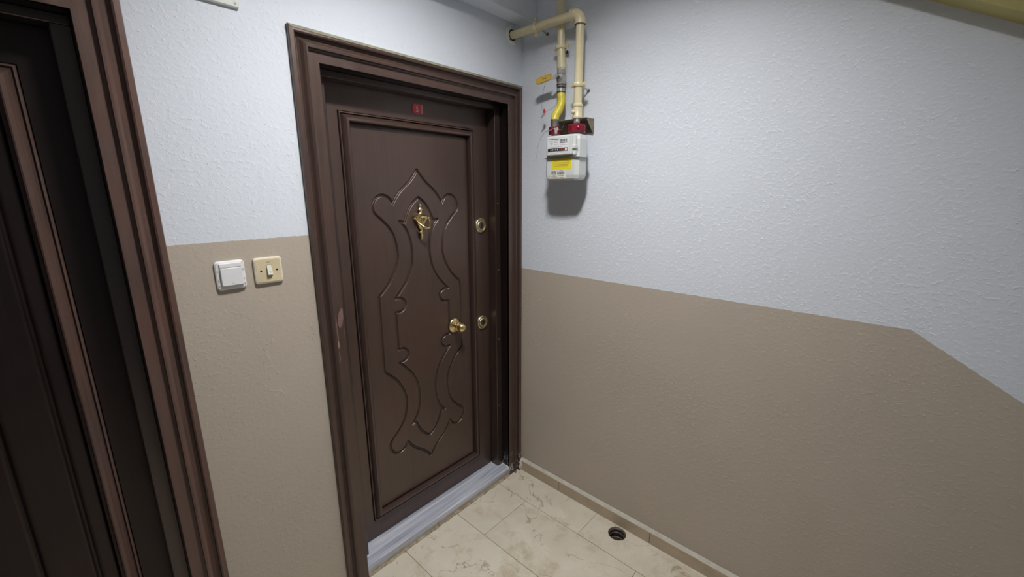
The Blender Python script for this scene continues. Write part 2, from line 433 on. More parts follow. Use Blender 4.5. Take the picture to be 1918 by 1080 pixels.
# carved ornament: one quadrant, mirrored twice (distances from the ornament's centre)
XC, ZC0 = -.541, .974
OUT = [[(0, .671), (.017, .648), (.045, .6185), (.076, .595), (.1025, .567), (.1245, .535)],
       [(.1245, .535), (.142, .559), (.167, .569), (.193, .561), (.210, .538), (.2135, .515), (.206, .497), (.177, .471), (.146, .437), (.126, .395), (.117, .34), (.118, .310), (.133, .266), (.16, .220), (.19, .187), (.212, .168)],
       [(.212, .168), (.2155, .150), (.2155, .08), (.2155, 0)]]
INN = [[(0, .558), (.028, .5375), (.0515, .507), (.0665, .475), (.073, .458)], [(.073, .458), (.097, .463)],
       [(.097, .463), (.084, .450), (.065, .423), (.050, .375), (.0455, .325), (.053, .272), (.075, .22), (.103, .183), (.141, .143)],
       [(.141, .143), (.112, .141), (.092, .122), (.096, .099), (.115, .084), (.141, .083)], [(.142, .083), (.142, 0)]]
def cr(P, k=8):
    if len(P) == 2: return [P[0], P[1]]
    o = []
    Q = [P[0]]+P+[P[-1]]
    for i in range(1, len(Q)-2):
        for j in range(k):
            t = j/k; r = []
            for c in (0, 1):
                a, b, d, e = Q[i-1][c], Q[i][c], Q[i+1][c], Q[i+2][c]
                r.append(.5*((2*b)+(-a+d)*t+(2*a-5*b+4*d-e)*t*t+(-a+3*b-3*d+e)*t**3))
            o.append(tuple(r))
    o.append(P[-1]); return o
PX0, PX1, PZ0, PZ1 = -.865, -.221, .137, 1.836      # outer edge of the leaf moulding
def carved_panel(step, flip=None):
    parts = OUT+INN if flip is None else [[(q, .72), (q, 0)] for q in (.053, .1475, .242)]
    x0, x1, z0, z1 = PX0+.0425, PX1-.0425, PZ0+.0425, PZ1-.0425
    nx = int((x1-x0)/step)+1; nz = int((z1-z0)/step)+1
    X = np.linspace(x0, x1, nx); Z = np.linspace(z0, z1, nz)
    D = np.full((nz, nx), 1.0); Wd = .0058
    for part in parts:
        pl = cr(part)
        for sx in (-1, 1):
            for sz in (-1, 1):
                for (a, b) in zip(pl[:-1], pl[1:]):
                    ax, az, bx, bz = XC+sx*a[0], ZC0+sz*a[1], XC+sx*b[0], ZC0+sz*b[1]
                    i0 = max(0, int((min(ax, bx)-Wd*2-x0)/step)-1); i1 = min(nx, int((max(ax, bx)+Wd*2-x0)/step)+3)
                    j0 = max(0, int((min(az, bz)-Wd*2-z0)/step)-1); j1 = min(nz, int((max(az, bz)+Wd*2-z0)/step)+3)
                    gx, gz = np.meshgrid(X[i0:i1], Z[j0:j1])
                    dx, dz = bx-ax, bz-az; L2 = dx*dx+dz*dz+1e-12
                    t = np.clip(((gx-ax)*dx+(gz-az)*dz)/L2, 0, 1)
                    d = np.hypot(gx-ax-t*dx, gz-az-t*dz)
                    D[j0:j1, i0:i1] = np.minimum(D[j0:j1, i0:i1], d)
    k = np.clip(1-(D/Wd)**2, 0, 1)
    Y = YL+.003+.0090*np.clip(1.3*k, 0, 1)
    Y[0, :] = Y[-1, :] = YL+.022; Y[:, 0] = Y[:, -1] = YL+.022
    gx, gz = np.meshgrid(X, Z)
    if flip is not None: gx = flip-gx
    co = np.stack([gx, Y, gz], -1).reshape(-1, 3)
    idx = np.arange(nz*nx).reshape(nz, nx)
    q = np.stack([idx[:-1, :-1], idx[:-1, 1:], idx[1:, 1:], idx[1:, :-1]], -1).reshape(-1, 4)
    if flip is not None: q = q[:, ::-1]
    return co, q
def build_grid(name, co, q, mat, parent):
    L = root_loc(parent); me = bpy.data.meshes.new(name)
    co = co-np.array(L); me.vertices.add(len(co)); me.vertices.foreach_set('co', co.astype(np.float32).ravel())
    me.loops.add(q.size); me.loops.foreach_set('vertex_index', q.astype(np.int32).ravel())
    me.polygons.add(len(q)); me.polygons.foreach_set('loop_start', np.arange(0, q.size, 4, dtype=np.int32))
    me.polygons.foreach_set('use_smooth', np.ones(len(q), bool)); me.update(calc_edges=True); me.validate()
    me.materials.append(MAT[mat]); o = bpy.data.objects.new(name, me); COL.objects.link(o); o.parent = parent; return o

def make_door(name, label, flip, step, full):
    F = (lambda mb: mb if flip is None else mb.flipx(flip))
    cx = (OX0+OX1)/2; cx = cx if flip is None else flip-cx
    d = empty(name, (cx, 0, 0)); tag(d, label, 'door', kind='structure')
    P = lambda n_, mb, mt, par=d: build(n_, F(mb), mt, par)
    # casing boards and jambs
    for s_ in 'LTR':
        o = P('casing', frame_side(OX0-CAS, OX1+CAS, 0, OZ+CAS, CAS_PROF, 0, s_, False), 'casing_warm' if flip is not None else ('casing_smeared' if s_ == 'R' else 'casing'))
        if s_ == 'L' and full: left_board = o
    if flip is None:
        P('paint_lap', frame_side(OX0-CAS, OX1+CAS, 0, OZ+CAS, [(-.0012, -.002), (-.0012, .0172), (.002, .0180), (.0070, .0187), (.0075, .0150), (.0075, -.002)], 0, 'T', False), 'lap')
    jb = 'jamb_smeared' if flip is None else 'jamb'
    P('jamb', MB().box(OX0-.04, OX0, -.004, .19, 0, OZ), 'jamb'); P('jamb', MB().box(OX1, OX1+.04, -.004, .19, 0, OZ), jb)
    P('jamb', MB().box(OX0-.04, OX1+.04, -.004, .19, OZ, OZ+.04), 'jamb')
    st = P('door_stop', MB().box(OX1-.035, OX1, .05, .098, .045, OZ-.021, .0015, 1), 'stop')
    P('door_stop', MB().box(OX0, OX0+.035, .05, .098, .045, OZ-.021, .0015, 1), 'stop')
    P('door_stop', MB().box(OX0, OX1, .05, .098, OZ-.021, OZ, .0015, 1), 'stop')
    for z in (.42, .80, 1.17, 1.50):
        P('screw', MB().lathe((OX1-.018, .050, z), (0, -1, 0), [(0, .0032), (.0012, .0032), (.0018, .0015)], 10), 'steel', st)
    # leaf: stiles and rails round a carved panel
    LX0, LX1, LZ0, LZ1 = OX0+.006, OX1-.006, .054, OZ-.006
    m = MB()
    m.box(LX0, PX0, YL, YL+.06, LZ0, LZ1); m.box(PX1, LX1, YL, YL+.06, LZ0, LZ1)
    m.box(PX0, PX1, YL, YL+.06, LZ0, PZ0); m.box(PX0, PX1, YL, YL+.06, PZ1, LZ1)
    lm = 'leaf' if flip is None else 'leaf_dimmed'
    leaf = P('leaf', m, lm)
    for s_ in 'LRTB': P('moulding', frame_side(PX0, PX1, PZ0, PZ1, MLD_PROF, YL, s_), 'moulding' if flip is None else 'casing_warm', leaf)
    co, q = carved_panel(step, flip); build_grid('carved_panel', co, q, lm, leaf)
    # two round lock escutcheons
    for z in (1.394, .899):
        lk = P('lock_escutcheon', MB().lathe((-.187, YL, z), (0, -1, 0), [(0, .0360), (.004, .0360), (.0075, .0335), (.0085, .0310), (.0080, .0275), (.0025, .0262), (.0020, .0235), (.0070, .0215), (.0085, .0190), (.0080, .0160), (.003, .0145)], 36), 'antique', d)
        P('lock_core', MB().lathe((-.187, YL-.002, z), (0, -1, 0), [(0, .0146), (.0055, .0146), (.0065, .0120)], 28), 'core', lk)
        P('keyhole', MB().box(-.1885, -.1855, YL-.0092, YL-.006, z-.0065, z+.0065), 'black', lk)
    # knob
    kn = P('door_knob', MB().lathe((-.371, YL, .927), (0, -1, 0), [(.020, .0105), (.028, .0100), (.033, .0125), (.035, .0195), (.0365, .0215), (.0385, .0215), (.0395, .0200), (.044, .0222), (.049, .0230), (.055, .0228), (.061, .0212), (.066, .0182), (.070, .0138), (.073, .0080), (.074, 0)], 36), 'brass')
    P('rosette', MB().lathe((-.371, YL, .927), (0, -1, 0), [(0, .0355), (.003, .0355), (.006, .0340), (.009, .0290), (.011, .0200), (.014, .0135), (.022, .0110)], 36), 'brass', kn)
    if full:
        kx = -.5385
        kp = P('door_knocker', MB().lathe((kx, YL-.006, 0), (0, 0, 1), [(1.354, 0), (1.3555, .0035), (1.358, .0055), (1.361, .0062), (1.366, .0058), (1.370, .0078), (1.376, .0075), (1.379, .0062), (1.383, .0075), (1.386, .0120), (1.389, .0128), (1.392, .0075), (1.397, .0065), (1.405, .0110), (1.414, .0160), (1.424, .0215), (1.436, .0280), (1.447, .0330), (1.453, .0350), (1.456, .0340), (1.460, .0210), (1.465, .0110), (1.470, .0070), (1.476, .0062), (1.480, .0110), (1.483, .0118), (1.487, .0080), (1.491, .0040), (1.494, .0048), (1.499, .0055), (1.503, .0038), (1.506, 0)], 28, (1, .55, 1)), 'brass')
        ey = P('peephole', MB().lathe((kx, YL-.014, 1.443), (0, -1, 0), [(0, .0120), (.010, .0120), (.012, .0110), (.0125, .0090), (.011, .0082)], 24), 'brass', kp)
        P('peephole_lens', MB().lathe((kx, YL-.024, 1.443), (0, -1, 0), [(0, .0083), (.001, .0075), (.002, .0045), (.0024, 0)], 20), 'lens', ey)
        U = []; R_ = []
        for i in range(25):
            t = i/24; a = math.pi*t
            U.append((kx-.0345*math.cos(a)*(1-.18*math.sin(a)), YL-.010-.042*math.sin(a)**.8, 1.447-.040*math.sin(a)**.9))
            R_.append(.0028+.0028*math.sin(a)**2)
        P('knocker_ring', MB().tube(U, R_, 12), 'brass', kp)
        P('hinge_ball', MB().lathe((kx-.040, YL-.010, 1.447), (1, 0, 0), [(0, .002), (.003, .0048), (.007, .0048), (.010, .002)], 12), 'brass', kp)
        P('hinge_ball', MB().lathe((kx+.030, YL-.010, 1.447), (1, 0, 0), [(0, .002), (.003, .0048), (.007, .0048), (.010, .002)], 12), 'brass', kp)
        # number plate: red tag with clipped left corners and a printed strip
        px, pz = -.5245, 1.8825; y1 = YL-.0022
        np_ = P('number_plate', MB().prism([(px-.026, pz+.008), (px-.017, pz+.0185), (px+.026, pz+.0185), (px+.026, pz-.0185), (px-.020, pz-.0185), (px-.026, pz-.012)], 'xz', YL, y1), 'red_sign')
        np_['label'] = 'small red number plate reading 1'
        P('printed_strip', MB().prism([(px+.0155, pz+.0165), (px+.0245, pz+.0165), (px+.0245, pz-.0165), (px+.0155, pz-.0165)], 'xz', y1+.0003, y1-.0005), 'sign_pink', np_)
        one = [(-.0015, .0105), (.0025, .0105), (.0025, -.0075), (.0052, -.0075), (.0052, -.0110), (-.0055, -.0110), (-.0055, -.0075), (-.0022, -.0075), (-.0022, .0055), (-.0052, .0036), (-.0052, .0072)]
        P('numeral', MB().prism([(px-.003+a, pz-.001+b) for a, b in one], 'xz', y1+.0003, y1-.0007), 'sign_white', np_)
        P('roof_line', MB().prism([(px-.0185, pz+.0085), (px-.011, pz+.0140), (px+.009, pz+.0140), (px+.009, pz+.0124), (px-.0105, pz+.0124), (px-.0185, pz+.0065)], 'xz', y1+.0003, y1-.0005), 'sign_pink', np_)
        # chipped paint on the long left casing
        chips = [([(-.982, 1.140), (-.970, 1.162), (-.9645, 1.158), (-.9655, 1.120), (-.972, 1.098), (-.981, 1.088), (-.9865, 1.104)], 'chip'),
                 ([(-.994, 1.132), (-.9905, 1.128), (-.9895, 1.086), (-.9875, 1.052), (-.991, 1.045), (-.9935, 1.085)], 'chip'),
                 ([(-.9925, 1.045), (-.9885, 1.042), (-.9895, 1.020), (-.9930, 1.012), (-.9950, 1.026)], 'rust'),
                 ([(-.9930, 1.005), (-.9895, .998), (-.9890, .972), (-.9925, .958), (-.9950, .975)], 'chip'),
                 ([(-.997, 1.184), (-.993, 1.178), (-.9930, 1.156), (-.9965, 1.150)], 'chip'),
                 ([(-.9660, 1.085), (-.9648, 1.083), (-.9652, 1.040), (-.9664, 1.048)], 'chip')]
        for pl, mt in chips:
            P('paint_chip', MB().prism(pl, 'xz', -.0058, -.0070), mt, left_board)
    return d
make_door('door_1', 'dark brown carved door with brass knob, knocker and red number plate', None, .0019, True)
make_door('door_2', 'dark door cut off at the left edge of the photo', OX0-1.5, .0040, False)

# marble threshold
th = empty('marble_threshold', (-.532, 0, 0)); tag(th, 'blue grey streaked marble threshold under the carved door', 'threshold', kind='structure')
pr = [(-.003, 0), (.118, 0), (.118, .051), (.004, .051)]
arc = [(.004-.0075*math.sin(a), .0435+.0075*math.cos(a)) for a in (0, .4, .8, 1.2, 1.57)]
poly = [(-.003, 0), (.118, 0), (.118, .051)]+arc
m = MB(); n = len(poly); v = [(OX0, *p) for p in poly]+[(OX1, *p) for p in poly]
m.add(v, [tuple(range(n)), tuple(range(2*n-1, n-1, -1))]+[(i, i+n, (i+1) % n+n, (i+1) % n) for i in range(n)])
build('slab', m, 'threshold', th)
m = MB(); N = 40; rows = []
for i in range(N+1):
    x = OX0+(OX1-OX0)*i/N; w = .007+.0018*math.sin(i*1.7)+.0015*math.sin(i*4.1); h = .009+.003*math.sin(i*2.3+1)
    rows.append([(x, -.003, max(.003, h)), (x, -.003-w*.55, max(.0025, h*.6)), (x, -.004-w, .0002), (x, -.002, .0002)])
v = [p for r_ in rows for p in r_]; f = []
for i in range(N):
    for k in range(4): f.append((i*4+k, i*4+(k+1) % 4, (i+1)*4+(k+1) % 4, (i+1)*4+k))
f += [(0, 1, 2, 3), (N*4+3, N*4+2, N*4+1, N*4)]
m.add(v, f); build('mortar_fillet', m, 'mortar', th)
pts = [(OX1-.001, .112, .053), (OX1-.004, .08, .0525), (OX1-.001, .055, .0535), (OX1-.003, .03, .0525), (OX1-.002, .006, .052), (OX1-.001, -.004, .044), (OX1-.001, -.005, .03)]
build('caulk_bead', MB().tube(pts, [.0025, .003, .0035, .0028, .003, .0028, .002], 8), 'caulk', th)

# ------------------------------------------------------------------ fittings on the door wall
def rrect(x0, x1, z0, z1, r, k=5):
    o = []
    for cx, cz, a in ((x1-r, z1-r, 0), (x0+r, z1-r, 90), (x0+r, z0+r, 180), (x1-r, z0+r, 270)):
        for i in range(k+1):
            t = math.radians(a+90*i/k); o.append((cx+r*math.cos(t), cz+r*math.sin(t)))
    return o
def loft(m, outlines, ys):
    n = len(outlines[0]); v = []; f = []
    for ol, y in zip(outlines, ys): v += [(p[0], y, p[1]) for p in ol]
    for j in range(len(ys)-1):
        for i in range(n): f.append((j*n+i, j*n+(i+1) % n, (j+1)*n+(i+1) % n, (j+1)*n+i))
    f += [tuple(range(n-1, -1, -1)), tuple((len(ys)-1)*n+i for i in range(n))]
    return m.add(v, f)
def bell_glyph(cx, cz, s, y):
    b = [(-.9, -.7), (.9, -.7), (.65, -.4), (.55, .3), (.3, .75), (0, .95), (-.3, .75), (-.55, .3), (-.65, -.4)]
    m = MB(); r = .00035
    m.tube([(cx+a*s, y, cz+c*s) for a, c in b], r, 6, True)
    m.tube([(cx-.25*s, y, cz-.75*s), (cx, y, cz-1.05*s), (cx+.25*s, y, cz-.75*s)], r, 6)
    return m
bx0, bx1, bz0, bz1 = -1.318, -1.2445, 1.283, 1.366
b = empty('doorbell_button', ((bx0+bx1)/2, 0, bz0)); tag(b, 'white plastic doorbell button with bell mark, left of the yellowed switch', 'doorbell')
m = loft(MB(), [rrect(bx0, bx1, bz0, bz1, .009), rrect(bx0, bx1, bz0, bz1, .009), rrect(bx0+.0025, bx1-.0025, bz0+.0025, bz1-.0025, .008), rrect(bx0+.008, bx1-.008, bz0+.006, bz1-.006, .006)], [0, -.006, -.0085, -.0095])
build('frame', m, 'white_plastic', b)
m = loft(MB(), [rrect(bx0+.0105, bx1-.0085, bz0+.0125, bz1-.019, .002, 3), rrect(bx0+.0105, bx1-.0085, bz0+.0125, bz1-.019, .002, 3), rrect(bx0+.012, bx1-.010, bz0+.014, bz1-.0205, .002, 3)], [-.008, -.0155, -.0170])
pb = build('push_button', m, 'white_plastic', b)
build('bell_mark', bell_glyph((bx0+bx1)/2+.001, bz0+.0205, .0033, -.0170), 'grey_plastic', pb)
build('top_bar', MB().box(bx0+.0105, bx1-.0085, -.008, -.0145, bz1-.0178, bz1-.0065, .0012, 2), 'white_plastic', b)
for x_ in (bx0+.0052, bx1-.0052):
    for z_ in (bz0+.013, bz0+.028, bz0+.055):
        build('clip_slot', MB().box(x_-.0013, x_+.0013, -.0085, -.0098, z_-.0028, z_+.0028), 'grey_plastic', b)
    for z_ in (bz0+.005, bz1-.0062):
        build('frame_screw', MB().lathe((x_, -.0083, z_), (0, -1, 0), [(0, .0016), (.0014, .0016), (.0018, .0008)], 10), 'grey_plastic', b)

sx0, sx1, sz0, sz1 = -1.2205, -1.1435, 1.2855, 1.3645
s = empty('light_switch', ((sx0+sx1)/2, 0, sz0)); tag(s, 'yellowed ivory wall switch with paint-splashed rim and small rocker', 'switch')
m = loft(MB(), [rrect(sx0, sx1, sz0, sz1, .007), rrect(sx0, sx1, sz0, sz1, .007), rrect(sx0+.0015, sx1-.0015, sz0+.0015, sz1-.0015, .0065), rrect(sx0+.0045, sx1-.0045, sz0+.0045, sz1-.0045, .006)], [0, -.007, -.0088, -.0098])
build('rim', m, 'ivory_edge', s)
m = loft(MB(), [rrect(sx0+.0048, sx1-.0048, sz0+.0048, sz1-.0048, .0055), rrect(sx0+.0052, sx1-.0052, sz0+.0052, sz1-.0052, .0055)], [-.0090, -.0104])
pl_ = build('face_plate', m, 'ivory', s)
cx, cz = (sx0+sx1)/2+.001, (sz0+sz1)/2-.001
build('rocker_frame', MB().box(cx-.0078, cx+.0078, -.0100, -.0112, cz-.0185, cz+.0185, .0005, 1), 'bracket', s)
m = MB(); hw = .0064
v = [(cx-hw, -.0108, cz-.0155), (cx+hw, -.0108, cz-.0155), (cx+hw, -.0108, cz+.017), (cx-hw, -.0108, cz+.017), (cx-hw, -.0195, cz-.0110), (cx+hw, -.0195, cz-.0110), (cx+hw, -.0122, cz+.017), (cx-hw, -.0122, cz+.017), (cx-hw, -.0160, cz+.002), (cx+hw, -.0160, cz+.002)]
m.add(v, [(0, 1, 2, 3), (0, 4, 5, 1), (4, 8, 9, 5), (8, 7, 6, 9), (7, 3, 2, 6), (0, 3, 7, 8, 4), (1, 5, 9, 6, 2)])
rk = build('rocker', m, 'rocker', s)
build('bell_mark', bell_glyph(cx, cz-.003, .0026, -.0182), 'grey_plastic', rk)
for x_ in (cx-.0225, cx+.0215):
    build('plate_screw', MB().lathe((x_, -.0102, cz+.001), (0, -1, 0), [(0, .0028), (.0008, .0028), (.0010, .0015)], 14), 'black', pl_)
for i in range(4): build('stamp_mark', MB().box(cx-.006+i*.0032, cx-.0038+i*.0032, -.0100, -.0108, cz+.0255, cz+.0275), 'bracket', pl_)

# cover plate at the top edge
c0, c1, d0, d1 = -1.385, -1.166, 2.036, 2.245
c = empty('junction_cover', ((c0+c1)/2, 0, d0)); tag(c, 'pale square cover plate with screws at the top edge above the switches', 'cover plate')
build('back_plate', loft(MB(), [rrect(c0, c1, d0, d1, .004), rrect(c0, c1, d0, d1, .004), rrect(c0+.003, c1-.003, d0+.003, d1-.003, .003)], [0, -.007, -.0095]), 'cover', c)
ri = loft(MB(), [rrect(c0+.02, c1-.02, d0+.02, d1-.02, .004), rrect(c0+.02, c1-.02, d0+.02, d1-.02, .004), rrect(c0+.024, c1-.024, d0+.024, d1-.024, .004)], [-.009, -.012, -.014])
build('lid', ri, 'cover', c)
for x_ in (c0+.010, c1-.010):
    for z_ in (d0+.010, d1-.010): build('cover_screw', MB().lathe((x_, -.0090, z_), (0, -1, 0), [(0, .0032), (.001, .0032), (.0016, .0016)], 12), 'grey_plastic', c)

# ------------------------------------------------------------------ gas pipes, valve, hose, meter
PR = .0168; BX, BY, HZ = -.073, -.365, 2.235
AT, AB = Vector((-.029, -.2200, ZC)), Vector((-.040, -.2550, 2.052))
apt = lambda z: AT.lerp(AB, (ZC-z)/(ZC-AB.z))
ga = empty('gas_pipe', (AB.x, AB.y, AB.z)); tag(ga, 'cream vertical gas pipe dropping from above to the lever valve', 'pipe')
build('pipe_run', MB().cyl(AB, AT, PR, None, 28), 'cream_pipe', ga)
for z, w, r in ((2.110, .004, .0178), (2.070, .018, .0186)):
    p = apt(z); build('coupling_ring', MB().lathe(p, AT-AB, [(-w/2, PR), (-w/2, r), (w/2, r), (w/2, PR)], 28), 'cream_pipe', ga)
gb = empty('gas_pipe', (BX, BY, 1.85)); tag(gb, 'cream gas pipe elbowing from the door wall down to the meter', 'pipe')
build('pipe_run', MB().cyl((BX, .02, HZ), (BX, BY+.030, HZ), PR, None, 28), 'cream_pipe', gb)
build('pipe_run', MB().cyl((BX, BY, HZ-.030), (BX, BY, 1.905), PR, None, 28), 'cream_pipe', gb)
arc = [(BX, BY+.034-.034*math.sin(t), HZ-.034+.034*math.cos(t)) for t in [math.pi/2*i/12 for i in range(13)]]
el = build('elbow', MB().tube([(BX, BY+.040, HZ)]+arc+[(BX, BY, HZ-.042)], .0212, 28), 'cream_pipe', gb)
build('elbow_collar', MB().lathe((BX, BY+.030, HZ), (0, 1, 0), [(0, .020), (0, .0238), (.009, .0238), (.011, .021), (.011, .017)], 28), 'cream_pipe', el)
build('elbow_collar', MB().lathe((BX, BY, HZ-.031), (0, 0, -1), [(0, .020), (0, .0238), (.009, .0238), (.011, .021), (.011, .017)], 28), 'cream_pipe', el)
un_ = build('union_sleeve', MB().lathe((BX, BY, 1.847), (0, 0, 1), [(0, .016), (0, .0195), (.003, .021), (.008, .021), (.010, .0195), (.044, .0195), (.046, .0215), (.052, .0215), (.055, .0185), (.060, .0170)], 30), 'cream_pipe', gb)
build('test_plug', MB().lathe((BX-.015, BY+.004, 1.871), (-1, .25, 0), [(0, .0085), (.008, .0085), (.009, .0070), (.014, .0070), (.016, .0050)], 6, None, False), 'cream_pipe', un_)
build('outlet_stub', MB().cyl((BX-.010, BY-.005, 1.8285), (BX, BY, 1.85), .0125, None, 20), 'steel', gb)

# white wall plate where the pipe enters the door wall
ro = empty('pipe_rosette', (BX, 0, HZ)); tag(ro, 'white wall ring where the cream pipe enters the door wall', 'wall ring')
build('ring', MB().lathe((BX, 0, HZ), (0, -1, 0), [(0, .0385), (.003, .0385), (.006, .035), (.008, .030), (.006, .0235), (.002, .0225)], 32), 'caulk', ro)
build('dark_gap', MB().lathe((BX, -.0015, HZ), (0, -1, 0), [(0, .0228), (.002, .0228), (.0022, .0168)], 28), 'black', ro)
for a in (.9, 4.0): build('ring_screw', MB().lathe((BX+.029*math.cos(a), -.0065, HZ+.029*math.sin(a)), (0, -1, 0), [(0, .003), (.0016, .003), (.002, .001)], 10), 'dark', ro)

def clamp(p, axis, ear, label):
    """split pipe clamp: two half rings with ears and bolts, and a rod into the right wall"""
    p = Vector(p); axis = Vector(axis).normalized(); ear = Vector(ear).normalized()
    e = empty('pipe_clamp', p); tag(e, label, 'pipe clamp', 'cream pipe clamps')
    build('band', MB().lathe(p-axis*.0075, axis, [(0, PR-.0005), (0, PR+.0045), (.004, PR+.0062), (.011, PR+.0062), (.015, PR+.0045), (.015, PR-.0005)], 30), 'cream_pipe', e)
    for sgn in (-1, 1):
        c_ = p+ear*sgn*(PR+.010); m = MB()
        nrm = axis.cross(ear).normalized()
        q = []
        for a, b_, c2 in [(i, j, k) for k in (-1, 1) for j in (-1, 1) for i in (-1, 1)]:
            q.append(c_+ear*a*.0095+axis*b_*.0070+nrm*c2*.0035)
        m.add(q, [(0, 2, 3, 1), (4, 5, 7, 6), (0, 1, 5, 4), (2, 6, 7, 3), (0, 4, 6, 2), (1, 3, 7, 5)])
        o = build('ear', m, 'cream_pipe', e)
        build('bolt', MB().lathe(c_-nrm*.0065+ear*sgn*.002, nrm, [(0, .002), (0, .0045), (.003, .0045), (.010, .0045), (.013, .0045), (.013, .002)], 6, None, False), 'cream_pipe', o)
    w = Vector((0, p.y-.004, p.z-.010))
    build('wall_rod', MB().cyl(p+Vector((PR, 0, 0)), w, .0030, None, 8), 'steel', e)
    build('rod_nut', MB().lathe(w-Vector((.006, 0, 0)), (1, 0, 0), [(0, .0065), (.006, .0065)], 6, None, False), 'dark', e)
clamp((BX, -.143, HZ), (0, 1, 0), (0, 0, 1), 'cream clamp around the horizontal pipe near the door wall')
clamp(apt(2.143), AT-AB, (0, 1, 0), 'cream clamp on the pipe above the lever valve')
clamp((BX, BY, 1.975), (0, 0, 1), (0, 1, 0), 'cream clamp on the right pipe above the meter')

# ball valve with lever
va = empty('ball_valve', (AB.x, AB.y, 1.985)); tag(va, 'nickel ball valve with yellow lever handle', 'valve')
vb = Vector((AB.x-.001, AB.y-.001, 0))
build('body', MB().lathe((vb.x, vb.y, 1.990), (0, 0, 1), [(0, .012), (0, .0185), (.016, .0185), (.018, .0170), (.022, .0200), (.034, .0215), (.046, .0200), (.050, .0170), (.052, .0190), (.066, .0190), (.068, .012)], 8, None, False), 'nickel', va)
build('body_ring', MB().lathe((vb.x, vb.y, 1.994), (0, 0, 1), [(0, .0195), (.005, .0195)], 24), 'dark', va)
stp = Vector((vb.x-.004, vb.y+.018, 2.026))
build('stem', MB().cyl(Vector((vb.x-.010, vb.y, 2.024)), Vector((vb.x-.034, vb.y+.004, 2.024)), .0075, None, 12), 'dark', va)
build('stem_nut', MB().lathe(Vector((vb.x-.032, vb.y+.004, 2.024)), (-1, .15, 0), [(0, .0085), (.006, .0085)], 6, None, False), 'steel', va)
lx = vb.x-.035
build('lever', MB().prism([(-.262, 2.033), (-.250, 2.036), (-.236, 2.026), (-.222, 2.030), (-.222, 2.018), (-.236, 2.014), (-.252, 2.016), (-.262, 2.020)], 'yz', lx-.0015, lx+.0015), 'steel', va)
gm = MB(); ol = [(-.226, 2.0400), (-.180, 2.0355), (-.158, 2.0320), (-.150, 2.0270), (-.149, 2.0150), (-.154, 2.0085), (-.165, 2.0085), (-.226, 2.0175)]
gm.prism(ol, 'yz', lx-.0055, lx+.0055); gp = build('handle_grip', gm, 'yellow_grip', va)
for (a, b_, c_, d_) in ((-.206, -.188, 2.0232, 2.0248), (-.206, -.2045, 2.0205, 2.0275), (-.1895, -.188, 2.0205, 2.0275), (-.202, -.2005, 2.0220, 2.0260)):
    build('arrow_mark', MB().box(lx-.0060, lx-.0053, a, b_, c_, d_), 'ink', gp)

# corrugated yellow hose to the meter
ho = empty('gas_hose', (-.088, -.262, 1.82)); tag(ho, 'bent yellow gas hose between the valve and the meter', 'hose')
ctrl = [(vb.x, vb.y, 1.968), (vb.x-.002, vb.y-.004, 1.948), (-.050, -.2660, 1.922), (-.064, -.2640, 1.893), (-.080, -.2590, 1.868), (-.088, -.2610, 1.846)]
pts = []
for i in range(len(ctrl)-1):
    for j in range(6):
        a, b_, c_, d_ = [Vector(ctrl[min(max(i+k, 0), len(ctrl)-1)]) for k in (-1, 0, 1, 2)]; t = j/6
        pts.append(.5*((2*b_)+(-a+c_)*t+(2*a-5*b_+4*c_-d_)*t*t+(-a+3*b_-3*c_+d_)*t**3))
pts.append(Vector(ctrl[-1]))
build('jacket', MB().tube(pts, .0172, 24), 'yellow_hose', ho)
f1 = build('ferrule', MB().lathe((vb.x, vb.y, 1.966), (0, 0, 1), [(0, .0150), (0, .0178), (.003, .0178), (.004, .0165), (.018, .0165), (.019, .0178), (.023, .0178), (.023, .012)], 28), 'steel', ho)
build('black_seal', MB().lathe((vb.x, vb.y, 1.965), (0, 0, 1), [(0, .0182), (.0045, .0182)], 28), 'black', f1)
build('black_seal', MB().lathe((vb.x, vb.y, 1.984), (0, 0, 1), [(0, .0182), (.0045, .0182)], 28), 'black', f1)
f2 = build('ferrule', MB().lathe((-.088, -.2615, 1.822), (0, 0, 1), [(0, .012), (0, .0168), (.026, .0168), (.028, .0178), (.031, .0178), (.031, .012)], 28), 'steel', ho)

# wall bracket behind the meter
mk = empty('meter_bracket', (0, -.31, 1.795)); tag(mk, 'olive painted metal bracket behind the red meter nuts', 'bracket')
build('wall_plate', MB().box(-.004, 0, -.400, -.222, 1.795, 1.853, .001, 1), 'bracket', mk)
build('top_flange', MB().box(-.062, -.002, -.402, -.235, 1.848, 1.851, .0008, 1), 'bracket', mk)
build('side_gusset', MB().prism([(-.062, 1.850), (-.002, 1.850), (-.002, 1.797), (-.012, 1.797)], 'xz', -.402, -.399), 'bracket', mk)
build('bracket_screw', MB().lathe((-.004, -.385, 1.815), (-1, 0, 0), [(0, .005), (.003, .005), (.004, .002)], 12), 'dark', mk)

